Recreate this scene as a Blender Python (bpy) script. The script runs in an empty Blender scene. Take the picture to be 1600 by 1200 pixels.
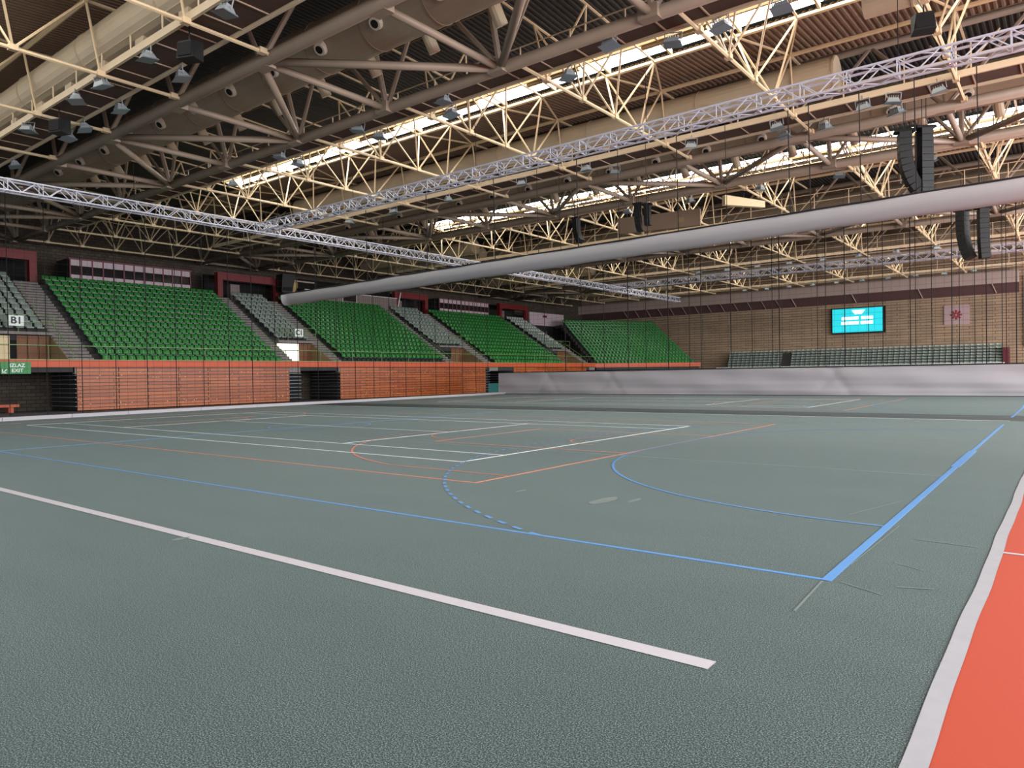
import bpy, math, random
from mathutils import Matrix, Vector
random.seed(7)
sc = bpy.context.scene
COL = sc.collection
R = math.radians

# ------------------------------------------------------------------ camera, world, light, exposure
cam_d = bpy.data.cameras.new('camera')
cam = bpy.data.objects.new('camera', cam_d)
COL.objects.link(cam)
sc.camera = cam
FPX, YAW, PIT, ROL = 1117.0, -0.66277, -0.01261, 0.01535
cam_d.sensor_width = 36.0
cam_d.lens = 36.0 * FPX / 1600.0
cam_d.clip_start, cam_d.clip_end = 0.05, 400
fwd = Vector((math.sin(YAW) * math.cos(PIT), math.cos(YAW) * math.cos(PIT), math.sin(PIT)))
rgt = Vector((math.cos(YAW), -math.sin(YAW), 0))
up = rgt.cross(fwd)
cr, sr = math.cos(ROL), math.sin(ROL)
r2 = rgt * cr - up * sr
u2 = rgt * sr + up * cr
cam.matrix_world = Matrix(((r2.x, u2.x, -fwd.x, 1.6003), (r2.y, u2.y, -fwd.y, -6.2596), (r2.z, u2.z, -fwd.z, 1.7435), (0, 0, 0, 1)))

world = bpy.data.worlds.new('world')
sc.world = world
world.use_nodes = True
world.node_tree.nodes['Background'].inputs[0].default_value = (0.78, 0.90, 1.0, 1)
world.node_tree.nodes['Background'].inputs[1].default_value = 0.62
sc.view_settings.view_transform = 'Standard'
sc.view_settings.look = 'None'
sc.view_settings.gamma = 1
sc.view_settings.use_curve_mapping = False
sc.view_settings.exposure = 0.55
SKYLIGHT = 7.0       # brightness of the daylight coming through the roof glazing

def area_light(name, loc, size, energy, color, rot=(0, 0, 0)):
    l = bpy.data.lights.new(name, 'AREA')
    l.shape = 'RECTANGLE'; l.size, l.size_y = size; l.energy = energy; l.color = color
    o = bpy.data.objects.new(name, l); COL.objects.link(o)
    o.location = loc; o.rotation_euler = rot
    return o
# unseen fill light added right of the view, as from an assumed glazed side
area_light('side_fill_light', (19.5, 30, 7.5), (11, 110), 24000, (0.93, 0.96, 1.0), (0, R(90), 0))

# ------------------------------------------------------------------ materials
def lin(c):
    c = c / 255.0
    return c / 12.92 if c <= 0.04045 else ((c + 0.055) / 1.055) ** 2.4
def rgb(r, g, b): return (lin(r), lin(g), lin(b), 1)
MATS = {}
def mat(name, col, rough=0.6, metal=0.0, noise=0.0, scale=4.0, emit=None, spec=0.5, bump=0.0, stretch=None):
    if name in MATS: return MATS[name]
    m = bpy.data.materials.new(name); m.use_nodes = True
    nt = m.node_tree; b = nt.nodes['Principled BSDF']
    b.inputs['Base Color'].default_value = col
    b.inputs['Roughness'].default_value = rough
    b.inputs['Metallic'].default_value = metal
    b.inputs['Specular IOR Level'].default_value = spec
    if noise > 0 or bump > 0:
        tc = nt.nodes.new('ShaderNodeTexCoord'); nz = nt.nodes.new('ShaderNodeTexNoise')
        nz.inputs['Scale'].default_value = scale; nz.inputs['Detail'].default_value = 4
        if stretch:
            mp = nt.nodes.new('ShaderNodeMapping'); mp.inputs['Scale'].default_value = stretch
            nt.links.new(tc.outputs['Object'], mp.inputs[0]); nt.links.new(mp.outputs[0], nz.inputs['Vector'])
        else: nt.links.new(tc.outputs['Object'], nz.inputs['Vector'])
        if noise > 0:
            mx = nt.nodes.new('ShaderNodeMix'); mx.data_type = 'RGBA'
            mx.inputs['A'].default_value = tuple(c * (1 - noise) for c in col[:3]) + (1,)
            mx.inputs['B'].default_value = tuple(min(1, c * (1 + noise)) for c in col[:3]) + (1,)
            nt.links.new(nz.outputs['Fac'], mx.inputs['Factor'])
            nt.links.new(mx.outputs['Result'], b.inputs['Base Color'])
        if bump > 0:
            bp = nt.nodes.new('ShaderNodeBump'); bp.inputs['Strength'].default_value = bump
            nt.links.new(nz.outputs['Fac'], bp.inputs['Height']); nt.links.new(bp.outputs[0], b.inputs['Normal'])
    if emit:
        b.inputs['Emission Color'].default_value = emit[0]; b.inputs['Emission Strength'].default_value = emit[1]
    MATS[name] = m
    return m

def floor_mat():
    m = bpy.data.materials.new('speckled_green_carpet_floor'); m.use_nodes = True
    nt = m.node_tree; b = nt.nodes['Principled BSDF']; N = nt.nodes.new; L = nt.links.new
    tc = N('ShaderNodeTexCoord')
    fine = N('ShaderNodeTexNoise'); fine.inputs['Scale'].default_value = 120; fine.inputs['Detail'].default_value = 3; fine.inputs['Roughness'].default_value = 0.75
    big = N('ShaderNodeTexNoise'); big.inputs['Scale'].default_value = 0.45; big.inputs['Detail'].default_value = 3
    mp = N('ShaderNodeMapping'); mp.inputs['Scale'].default_value = (1, 3.2, 1)
    L(tc.outputs['Object'], fine.inputs['Vector']); L(tc.outputs['Object'], mp.inputs[0]); L(mp.outputs[0], big.inputs['Vector'])
    cr_ = N('ShaderNodeValToRGB'); e = cr_.color_ramp.elements
    e[0].position = 0.44; e[0].color = rgb(12, 20, 22)
    e[1].position = 0.60; e[1].color = rgb(122, 138, 136)
    mid = cr_.color_ramp.elements.new(0.51); mid.color = rgb(45, 58, 58)
    L(fine.outputs['Fac'], cr_.inputs[0])
    mr = N('ShaderNodeMapRange'); mr.inputs['To Min'].default_value = 0.80; mr.inputs['To Max'].default_value = 1.18
    L(big.outputs['Fac'], mr.inputs[0])
    mul = N('ShaderNodeMix'); mul.data_type = 'RGBA'; mul.blend_type = 'MULTIPLY'; mul.inputs['Factor'].default_value = 1
    L(cr_.outputs[0], mul.inputs['A']); L(mr.outputs[0], mul.inputs['B'])
    L(mul.outputs['Result'], b.inputs['Base Color'])
    b.inputs['Roughness'].default_value = 0.6; b.inputs['Specular IOR Level'].default_value = 0.22
    b.inputs['Sheen Weight'].default_value = 0.085; b.inputs['Sheen Roughness'].default_value = 0.5; b.inputs['Sheen Tint'].default_value = (0.8, 1.0, 0.94, 1)
    bp = N('ShaderNodeBump'); bp.inputs['Strength'].default_value = 0.25; bp.inputs['Distance'].default_value = 0.003
    L(fine.outputs['Fac'], bp.inputs['Height']); L(bp.outputs[0], b.inputs['Normal'])
    return m

def brick_mat(name, c1, c2, mortar, scale, bw=0.5, rh=0.25, axis='yz', ms=0.02):
    m = bpy.data.materials.new(name); m.use_nodes = True
    nt = m.node_tree; b = nt.nodes['Principled BSDF']; N = nt.nodes.new; L = nt.links.new
    tc = N('ShaderNodeTexCoord'); sp = N('ShaderNodeSeparateXYZ'); cb = N('ShaderNodeCombineXYZ')
    L(tc.outputs['Object'], sp.inputs[0])
    L(sp.outputs['Y' if axis == 'yz' else 'X'], cb.inputs[0]); L(sp.outputs['Z'], cb.inputs[1])
    br = N('ShaderNodeTexBrick'); br.inputs['Scale'].default_value = scale
    br.inputs['Color1'].default_value = c1; br.inputs['Color2'].default_value = c2; br.inputs['Mortar'].default_value = mortar
    br.inputs['Brick Width'].default_value = bw; br.inputs['Row Height'].default_value = rh; br.inputs['Mortar Size'].default_value = ms
    L(cb.outputs[0], br.inputs['Vector'])
    nz = N('ShaderNodeTexNoise'); nz.inputs['Scale'].default_value = 0.7; L(tc.outputs['Object'], nz.inputs['Vector'])
    mr = N('ShaderNodeMapRange'); mr.inputs['To Min'].default_value = 0.75; mr.inputs['To Max'].default_value = 1.25; L(nz.outputs['Fac'], mr.inputs[0])
    mul = N('ShaderNodeMix'); mul.data_type = 'RGBA'; mul.blend_type = 'MULTIPLY'; mul.inputs['Factor'].default_value = 1
    L(br.outputs['Color'], mul.inputs['A']); L(mr.outputs[0], mul.inputs['B']); L(mul.outputs['Result'], b.inputs['Base Color'])
    b.inputs['Roughness'].default_value = 0.85
    return m

def board_mat(name, base, dark, seam):
    # long horizontal timber boards with knots, dark joints and worn patches
    m = bpy.data.materials.new(name); m.use_nodes = True
    nt = m.node_tree; b = nt.nodes['Principled BSDF']; N = nt.nodes.new; L = nt.links.new
    tc = N('ShaderNodeTexCoord'); sp = N('ShaderNodeSeparateXYZ'); cb = N('ShaderNodeCombineXYZ')
    L(tc.outputs['Object'], sp.inputs[0]); L(sp.outputs['Y'], cb.inputs[0]); L(sp.outputs['Z'], cb.inputs[1])
    br = N('ShaderNodeTexBrick'); br.inputs['Scale'].default_value = 1.0
    br.inputs['Color1'].default_value = base; br.inputs['Color2'].default_value = dark; br.inputs['Mortar'].default_value = seam
    br.inputs['Brick Width'].default_value = 4.1; br.inputs['Row Height'].default_value = 0.21; br.inputs['Mortar Size'].default_value = 0.02
    L(cb.outputs[0], br.inputs['Vector'])
    mp = N('ShaderNodeMapping'); mp.inputs['Scale'].default_value = (1, 0.9, 9); L(tc.outputs['Object'], mp.inputs[0])
    nz = N('ShaderNodeTexNoise'); nz.inputs['Scale'].default_value = 2.2; nz.inputs['Detail'].default_value = 5; L(mp.outputs[0], nz.inputs['Vector'])
    mr = N('ShaderNodeMapRange'); mr.inputs['To Min'].default_value = 0.55; mr.inputs['To Max'].default_value = 1.4; L(nz.outputs['Fac'], mr.inputs[0])
    mul = N('ShaderNodeMix'); mul.data_type = 'RGBA'; mul.blend_type = 'MULTIPLY'; mul.inputs['Factor'].default_value = 1
    L(br.outputs['Color'], mul.inputs['A']); L(mr.outputs[0], mul.inputs['B']); L(mul.outputs['Result'], b.inputs['Base Color'])
    b.inputs['Roughness'].default_value = 0.38
    return m

M_floor = floor_mat()
M_track = mat('orange_track', rgb(176, 62, 34), 0.8, noise=0.10, scale=60, bump=0.15)
M_edge = mat('worn_white_edge', rgb(160, 158, 162), 0.7, noise=0.10, scale=6)
M_white = mat('white_line', rgb(186, 180, 184), 0.6, noise=0.05, scale=8)
M_court = mat('bright_white_line', rgb(232, 230, 230), 0.6, noise=0.04, scale=8)
M_fade = mat('faded_white_line', rgb(128, 136, 132), 0.6, noise=0.08, scale=6)
M_blue = mat('blue_line', rgb(84, 138, 194), 0.6, noise=0.05, scale=8)
M_oline = mat('orange_line', rgb(204, 122, 90), 0.6, noise=0.06, scale=8)
M_scuff = mat('scuff', rgb(112, 122, 118), 0.7, noise=0.2, scale=6)
M_base = mat('grey_skirt_floor', rgb(86, 84, 84), 0.8, noise=0.15, scale=3)
M_cream = mat('cream_steel', rgb(214, 190, 152), 0.45, noise=0.08, scale=2)
M_cream2 = mat('cream_catwalk_steel', rgb(226, 203, 170), 0.5, noise=0.08, scale=2)
M_taupe = mat('taupe_steel', rgb(150, 132, 114), 0.5, noise=0.14, scale=1.6)
M_duct = mat('beige_duct', rgb(196, 178, 150), 0.5, noise=0.08, scale=1.2)
M_duct2 = mat('ribbed_duct', rgb(168, 152, 130), 0.5, noise=0.12, scale=1.2)
M_deck = mat('brown_corrugated_deck', rgb(128, 106, 86), 0.7, noise=0.12, scale=1.0)
M_deck2 = mat('dark_teal_corrugated_deck', rgb(58, 58, 54), 0.7, noise=0.12, scale=1.0)
M_soffit = mat('brown_catwalk_boards', rgb(82, 62, 50), 0.8, noise=0.2, scale=2.0)
M_rib = mat('catwalk_rib', rgb(186, 162, 138), 0.6)
M_alu = mat('aluminium', rgb(206, 206, 216), 0.4, metal=0.0, noise=0.04)
M_galv = mat('galvanised_lamp', rgb(160, 166, 168), 0.45, metal=0.3, noise=0.15, scale=6)
M_lens = mat('lamp_glass', rgb(116, 128, 134), 0.25)
M_black = mat('black_speaker', rgb(7, 7, 8), 0.55)
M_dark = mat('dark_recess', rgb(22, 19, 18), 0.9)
M_rope = mat('black_rope', rgb(22, 18, 18), 0.9)
M_net = mat('net_cord', rgb(28, 24, 24), 0.9)
M_cloth = mat('pale_grey_curtain', rgb(180, 174, 178), 0.6, noise=0.05, scale=1.5, bump=0.12, stretch=(0.15, 1, 2.5))
M_cloth2 = mat('grey_rolled_curtain', rgb(168, 164, 164), 0.5, noise=0.05, scale=1.5, bump=0.12, stretch=(0.3, 1, 1.5))
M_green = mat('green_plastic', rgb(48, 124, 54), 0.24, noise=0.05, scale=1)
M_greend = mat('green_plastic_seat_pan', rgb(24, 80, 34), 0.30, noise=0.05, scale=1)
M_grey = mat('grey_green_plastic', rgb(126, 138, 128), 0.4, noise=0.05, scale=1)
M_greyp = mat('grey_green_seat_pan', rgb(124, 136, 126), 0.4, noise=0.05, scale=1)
M_bracket = mat('seat_bracket', rgb(40, 40, 40), 0.6)
M_conc = mat('concrete_tier', rgb(58, 56, 54), 0.85, noise=0.15, scale=2)
M_stair = mat('stair_concrete', rgb(132, 124, 120), 0.85, noise=0.45, scale=5)
M_fascia = mat('orange_fascia', rgb(202, 86, 48), 0.5, noise=0.05, scale=1)
M_red = mat('red_painted_steel', rgb(112, 12, 16), 0.5, noise=0.08, scale=1)
M_rail = mat('green_rail', rgb(112, 150, 84), 0.4)
M_doorw = mat('brown_wood_door', rgb(122, 78, 48), 0.6, noise=0.3, scale=2, stretch=(1, 8, 0.4))
M_creamwall = mat('cream_wall', rgb(226, 204, 160), 0.6)
M_pwhite = mat('press_white', rgb(188, 168, 174), 0.5, noise=0.04)
M_glass = mat('dark_window_glass', rgb(26, 22, 24), 0.12)
M_tan = mat('tan_wall', rgb(150, 126, 88), 0.8, noise=0.15, scale=3)
M_corr = mat('corrugated_pinkgrey', rgb(128, 112, 108), 0.5, noise=0.06)
M_beige = mat('beige_fascia', rgb(178, 156, 146), 0.6, noise=0.06, scale=0.8)
M_band = mat('dark_red_brown_band', rgb(88, 60, 58), 0.7, noise=0.15, scale=0.8)
M_wood = board_mat('orange_timber_boards', rgb(188, 98, 42), rgb(152, 72, 30), rgb(34, 16, 10))
M_stud = mat('pale_bolt', rgb(226, 178, 116), 0.5)
M_stripe = mat('light_metal_edge', rgb(150, 152, 160), 0.4, metal=0.3)
M_sign = mat('green_sign', rgb(56, 136, 72), 0.5)
M_signw = mat('sign_white', rgb(232, 238, 232), 0.5)
M_signk = mat('sign_black', rgb(15, 15, 15), 0.5)
M_screen = mat('cyan_screen', rgb(20, 150, 165), 0.4, emit=(rgb(40, 200, 210), 0.75))
M_screenw = mat('screen_white', rgb(240, 240, 240), 0.4, emit=((1, 1, 1, 1), 1.15))
M_tealbin = mat('teal_box', rgb(30, 110, 104), 0.5)
M_pink = mat('pinkish_banner', rgb(186, 158, 158), 0.7)
M_crest = mat('crest_red', rgb(172, 62, 70), 0.7)
M_brick_side = brick_mat('brown_brick_side', rgb(84, 72, 58), rgb(64, 54, 44), rgb(38, 32, 26), 1.0, 0.5, 0.22, 'yz')
M_brick_far = brick_mat('tan_brick_far', rgb(172, 146, 118), rgb(158, 134, 110), rgb(112, 90, 74), 1.0, 2.4, 0.32, 'xz', 0.035)
M_sky = mat('daylit_glazing', (0.9, 0.9, 0.86, 1), 0.5, emit=((1.0, 0.985, 0.94, 1), SKYLIGHT))
M_winglow = mat('daylit_window', (0.8, 0.85, 0.9, 1), 0.5, emit=((0.72, 0.86, 1.0, 1), 2.2))
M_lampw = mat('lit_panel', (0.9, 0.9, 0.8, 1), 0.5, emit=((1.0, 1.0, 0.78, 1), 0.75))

# ------------------------------------------------------------------ mesh helpers
class MB:
    def __init__(s): s.v = []; s.f = []; s.mi = []; s.cur = 0
    def add(s, vs, fs):
        n = len(s.v); s.v += [tuple(v) for v in vs]; s.f += [tuple(i + n for i in f) for f in fs]; s.mi += [s.cur] * len(fs); return s
    def box(s, x0, x1, y0, y1, z0, z1):
        return s.add([(x0, y0, z0), (x1, y0, z0), (x1, y1, z0), (x0, y1, z0), (x0, y0, z1), (x1, y0, z1), (x1, y1, z1), (x0, y1, z1)],
                     [(0, 3, 2, 1), (4, 5, 6, 7), (0, 1, 5, 4), (1, 2, 6, 5), (2, 3, 7, 6), (3, 0, 4, 7)])
    def hexa(s, p):  # 8 points: bottom 4 then top 4
        return s.add(p, [(0, 3, 2, 1), (4, 5, 6, 7), (0, 1, 5, 4), (1, 2, 6, 5), (2, 3, 7, 6), (3, 0, 4, 7)])
    def bar(s, a, b, r, n=6, r2=None, caps=True):
        a = Vector(a); b = Vector(b); d = (b - a)
        if d.length < 1e-6: return s
        d.normalize(); h = Vector((0, 0, 1)) if abs(d.z) < 0.9 else Vector((1, 0, 0))
        u = d.cross(h).normalized(); w = d.cross(u); r2 = r if r2 is None else r2
        vs = []
        for p, rr in ((a, r), (b, r2)):
            for i in range(n):
                t = 2 * math.pi * (i + 0.5) / n
                vs.append(p + u * (rr * math.cos(t)) + w * (rr * math.sin(t)))
        fs = [(i, (i + 1) % n, n + (i + 1) % n, n + i) for i in range(n)]
        if caps: fs += [tuple(range(n - 1, -1, -1)), tuple(range(n, 2 * n))]
        return s.add(vs, fs)
    def prism_x(s, prof, x0, x1):  # profile of (y,z)
        n = len(prof); vs = [(x0, y, z) for y, z in prof] + [(x1, y, z) for y, z in prof]
        fs = [(i, (i + 1) % n, n + (i + 1) % n, n + i) for i in range(n)] + [tuple(range(n - 1, -1, -1)), tuple(range(n, 2 * n))]
        return s.add(vs, fs)
    def mesh(s, name, m, smooth=False):
        me = bpy.data.meshes.new(name); me.from_pydata(s.v, [], s.f); me.update()
        ms = m if isinstance(m, (list, tuple)) else [m]
        for k in ms: me.materials.append(k)
        if len(ms) > 1: me.polygons.foreach_set('material_index', s.mi)
        if smooth:
            me.polygons.foreach_set('use_smooth', [True] * len(me.polygons))
        return me
    def build(s, name, m, parent=None, loc=(0, 0, 0), rz=0, smooth=False):
        return link(name, s.mesh(name, m, smooth), parent, loc, rz)

def link(name, me, parent=None, loc=(0, 0, 0), rz=0):
    o = bpy.data.objects.new(name, me); COL.objects.link(o)
    if parent is not None: o.parent = parent
    o.location = loc; o.rotation_euler = (0, 0, rz)
    return o
def tag(o, label=None, cat=None, group=None, kind=None):
    if label: o['label'] = label
    if cat: o['category'] = cat
    if group: o['group'] = group
    if kind: o['kind'] = kind
    return o
def thing(name, label, cat, loc=(0, 0, 0), rz=0, group=None):
    o = bpy.data.objects.new(name, None); COL.objects.link(o)
    o.empty_display_size = 0.2; o.location = loc; o.rotation_euler = (0, 0, rz)
    return tag(o, label, cat, group)
def struct(o, label=None): o['kind'] = 'structure'; return o if not label else tag(o, label)
def copy_tree(o):
    c = o.copy(); COL.objects.link(c)
    for ch in list(o.children):
        d = ch.copy(); COL.objects.link(d); d.parent = c
        for g in list(ch.children):
            e = g.copy(); COL.objects.link(e); e.parent = d
    return c
ORD = ['first', 'second', 'third', 'fourth', 'fifth', 'sixth', 'seventh', 'eighth', 'ninth', 'tenth', 'eleventh', 'twelfth', 'thirteenth',
       'fourteenth', 'fifteenth', 'sixteenth', 'seventeenth', 'eighteenth', 'nineteenth', 'twentieth', 'twenty-first', 'twenty-second',
       'twenty-third', 'twenty-fourth', 'twenty-fifth', 'twenty-sixth', 'twenty-seventh', 'twenty-eighth', 'twenty-ninth', 'thirtieth']

# ------------------------------------------------------------------ floor and its markings
fl = struct(MB().box(-70, 1.05, -30, 90, -0.3, 0).build('floor', M_floor), 'dark green speckled sports floor of the hall')
tr = struct(MB().box(1.05, 24, -30, 90, -0.3, 0).build('floor', M_track), 'bright orange running track beside the green floor')
def flat(mb, x0, x1, y0, y1, z=0.004, t=0.004): mb.box(x0, x1, y0, y1, z - t, z)
def strip(mb, pts, w, z=0.004):
    # ribbon following a polyline on the floor
    n = len(pts)
    vs = []
    for i, (x, y) in enumerate(pts):
        a = pts[max(0, i - 1)]; b = pts[min(n - 1, i + 1)]
        d = Vector((b[0] - a[0], b[1] - a[1])).normalized(); nx, ny = -d.y * w / 2, d.x * w / 2
        vs += [(x + nx, y + ny, z), (x - nx, y - ny, z)]
    mb.add(vs, [(2 * i, 2 * i + 1, 2 * i + 3, 2 * i + 2) for i in range(n - 1)])
def arcpts(cx, cy, r, a0, a1, n=24): return [(cx + r * math.cos(R(a0 + (a1 - a0) * i / n)), cy + r * math.sin(R(a0 + (a1 - a0) * i / n))) for i in range(n + 1)]
def marking(name, mb, m, label): o = mb.build(name, m, fl); o['label'] = label; return o

e = MB(); pts = [(1.047 + 0.006 * math.sin(y * 1.7) + 0.003 * math.sin(y * 4.1), y) for y in [i * 0.25 - 12 for i in range(380)]]
strip(e, pts, 0.104, 0.006); e.build('edge_line', M_edge, tr)['label'] = 'worn white edge line between green floor and orange track'
e = MB(); flat(e, 1.1, 24, 1.82, 1.87, 0.006); e.build('lane_mark', M_white, tr)['label'] = 'thin white line across the orange track'
w = MB(); w.box(-39, 1.0, 22.0, 25.0, -0.01, 0.003); marking('dark_floor_strip', w, mat('darker_green_strip', rgb(52, 64, 62), 0.6, noise=0.2, scale=3), 'darker strip of floor beyond the white dividing line')  # floor band in a darker green, just past the dividing line
w = MB(); pts = [(-75, -2.215), (-0.08, -2.22)]
strip(w, pts, 0.135); marking('baseline', w, M_white, 'broad white line in the foreground')

def court(oy, nearest):
    hb = MB()
    flat(hb, -40, 0, oy - .025, oy + .025)                         # side line
    flat(hb, -0.04, 0.04, oy - .025, oy + 8.5, 0.0046); flat(hb, -0.08, 0.06, oy + 8.5, oy + 11.5, 0.0045); flat(hb, -0.05, 0.02, oy + 11.5, oy + (20.2 if nearest else 20))
    p6 = arcpts(0, oy + 8.5, 6, 270, 180) + arcpts(0, oy + 11.5, 6, 180, 90)
    strip(hb, p6, 0.05, 0.0043)
    marking('handball_line', hb, M_blue, 'blue handball court lines')
    ds = MB(); p9 = arcpts(0, oy + 8.5, 9, 251, 180, 60) + arcpts(0, oy + 11.5, 9, 180, 109, 60)
    acc = 0; on = True; seg = [p9[0]]
    for a, b in zip(p9, p9[1:]):
        d = math.dist(a, b); k = max(1, int(d / 0.04))
        for i in range(k):
            q = (a[0] + (b[0] - a[0]) * (i + 1) / k, a[1] + (b[1] - a[1]) * (i + 1) / k); acc += d / k
            if on: seg.append(q)
            if acc > 0.16:
                if on and len(seg) > 1: strip(ds, seg, 0.055, 0.0052)
                seg = [q]; on = not on; acc = 0
    marking('dashed_free_throw_line', ds, M_blue, 'dashed blue nine metre arc')
    cc = MB(); strip(cc, arcpts(-20, oy + 10, 1.8, 0, 360, 40), 0.05); flat(cc, -20.025, -19.975, oy, oy + 20)
    marking('centre_circle', cc, M_fade if not nearest else M_blue, 'pale blue centre circle')
    bb = MB()
    for s, x0 in ((1, -6.03), (-1, -33.97)):
        flat(bb, x0 - .025, x0 + .025, oy + 2.5, oy + 17.5)
        cx = x0 - s * 1.575
        th = math.degrees(math.asin(6.6 / 6.75)); x3 = cx - s * math.cos(R(th)) * 6.75
        pa = [(x0, oy + 3.4)] + [(cx - s * 6.75 * math.cos(R(-th + 2 * th * i / 40)), oy + 10 + 6.75 * math.sin(R(-th + 2 * th * i / 40))) for i in range(41)] + [(x0, oy + 16.6)]
        strip(bb, pa, 0.05)
        flat(bb, min(x0, x0 - s * 5.8), max(x0, x0 - s * 5.8), oy + 7.52, oy + 7.57); flat(bb, min(x0, x0 - s * 5.8), max(x0, x0 - s * 5.8), oy + 12.43, oy + 12.48)
        xf = x0 - s * 5.8; flat(bb, xf - .025, xf + .025, oy + 7.55, oy + 12.45)
        strip(bb, arcpts(xf, oy + 10, 1.8, 90 if s > 0 else -90, 270 if s > 0 else 90, 20), 0.05)
        strip(bb, arcpts(cx, oy + 10, 1.25, 90 if s > 0 else -90, 270 if s > 0 else 90, 20), 0.05)
    for y in (2.5, 17.5): flat(bb, -34, -6, oy + y - .025, oy + y + .025)
    marking('basketball_line', bb, M_oline, 'orange basketball court lines')
    tt = MB()
    for y in (4.5, 5.87, 14.1, 15.47): flat(tt, -31.9, -8.11, oy + y - .025, oy + y + .025, 0.005)
    for x in (-31.9, -26.4, -13.6, -8.11): 
        y0, y1 = (4.5, 15.47) if x in (-31.9, -8.11) else (5.87, 14.1)
        flat(tt, x - .025, x + .025, oy + y0, oy + y1, 0.005)
    flat(tt, -26.4, -13.6, oy + 9.98, oy + 10.02, 0.005)
    marking('tennis_line', tt, M_court, 'white tennis court lines')
    wb = MB(); flat(wb, -41, 0.05, oy + 21.93, oy + 21.99, 0.005)
    marking('dividing_line', wb, M_court, 'white line between two courts')
    vb = MB(); flat(vb, -16.5, 0.0, oy + 7.1, oy + 7.13); flat(vb, -7, 0.0, oy + 18.9, oy + 18.93); flat(vb, -30, -9, oy + 19.3, oy + 19.33)
    marking('faint_line', vb, M_fade, 'thin faded line')
court(0, True); court(24, False)
sf = MB()
for a, b, w_ in [((-0.02, -0.05), (0.02, -0.95), .02), ((0.1, 0.0), (0.45, -0.18), .015), ((0.5, 0.1), (0.75, 0.2), .02), ((0.35, 0.9), (0.6, 0.75), .012),
                 ((0.05, 0.6), (0.1, 2.6), .012), ((-0.5, 3.0), (-0.15, 4.3), .02), ((0.35, 2.0), (0.9, 1.95), .02)]:
    strip(sf, [a, b], w_, 0.0042)
marking('tape_scratch', sf, M_scuff, 'thin pale scratches near the blue corner')
sc_ = MB()
for cx, cy, rx, ry in [(-3.45, 2.2, 0.14, 0.42), (-3.1, 2.45, 0.05, 0.22), (-4.9, 2.25, 0.05, 0.15), (-6.1, -2.35, 0.06, 0.12)]:
    n = 14; sc_.add([(cx + rx * math.cos(2 * math.pi * i / n) * (0.7 + 0.3 * random.random()), cy + ry * math.sin(2 * math.pi * i / n) * (0.7 + 0.3 * random.random()), 0.0041) for i in range(n)], [tuple(range(n))])
marking('scuff_mark', sc_, M_scuff, 'pale worn scuff marks')
# white boundary strip and grey skirt along the grandstand
edge = [(-35.6, -6), (-36.0, 1), (-36.4, 5), (-36.75, 8), (-37.1, 10.8), (-37.55, 15), (-37.9, 18.8), (-38.4, 29.3), (-39.3, 41), (-40.3, 50), (-40.8, 80)]
b_ = MB(); vs = []
for x, y in edge: vs += [(x - 0.02, y, 0.003), (-70, y, 0.003)]
b_.add(vs, [(2 * i, 2 * i + 2, 2 * i + 3, 2 * i + 1) for i in range(len(edge) - 1)])
marking('grey_skirt', b_, M_base, 'dull grey floor in front of the timber boards')
kb = thing('boundary_kerb', 'low white kerb along the foot of the left grandstand', 'kerb', (0, 0, 0))
for (xa, ya), (xb, yb) in zip(edge, edge[1:]):
    MB().hexa([(xa - .3, ya, 0), (xa, ya, 0), (xb, yb - .02, 0), (xb - .3, yb - .02, 0), (xa - .3, ya, .17), (xa, ya, .17), (xb, yb - .02, .17), (xb - .3, yb - .02, .17)]).build('kerb_length', M_white, kb)

# ------------------------------------------------------------------ walls
struct(MB().box(-58.6, -58, -12, 89, 0, 16.5).build('wall_left', M_brick_side))
fw = struct(MB().box(-60, 26, 88, 88.6, 0, 16.5).build('wall_back', M_brick_far))
WY = 88.0
t = MB().box(-58, -2.66, WY - 1.05, WY, 10.85, 12.15); struct(t.build('trim_1', M_beige), 'beige ledge along the top of the far brick wall')
t = MB(); t.add([(-58, WY - .02, 9.8), (-2.66, WY - .02, 9.8), (-2.66, WY - .62, 10.85), (-58, WY - .62, 10.85), (-58, WY, 9.8), (-2.66, WY, 9.8), (-2.66, WY, 10.85), (-58, WY, 10.85)],
                [(0, 1, 2, 3), (0, 3, 7, 4), (1, 5, 6, 2), (4, 5, 1, 0), (3, 2, 6, 7)])
tb = struct(t.build('trim_2', M_band), 'dark red-brown sloping band under the beige ledge')
for i in range(17):
    x = -50.3 + i * 1.84 if i < 13 else -26.2 + (i - 13) * 7.05
    MB().bar((x, WY - .75, 10.85), (x + 0.37, WY - .1, 9.85), 0.055, 4).build('strut', M_beige if i > 12 else M_corr, tb)
wn = struct(MB().box(-2.15, -1.3, WY - .1, WY + .02, 4.05, 11.5).build('window_1', M_winglow), 'tall bright window at the right end of the far wall')
f = MB()
for x in (-2.25, -1.3): f.box(x, x + 0.1, WY - .2, WY, 3.95, 11.6)
f.box(-2.15, -1.3, WY - .2, WY, 11.5, 11.6).box(-2.15, -1.3, WY - .2, WY, 3.95, 4.05); f.build('window_frame', M_beige, wn)

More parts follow.
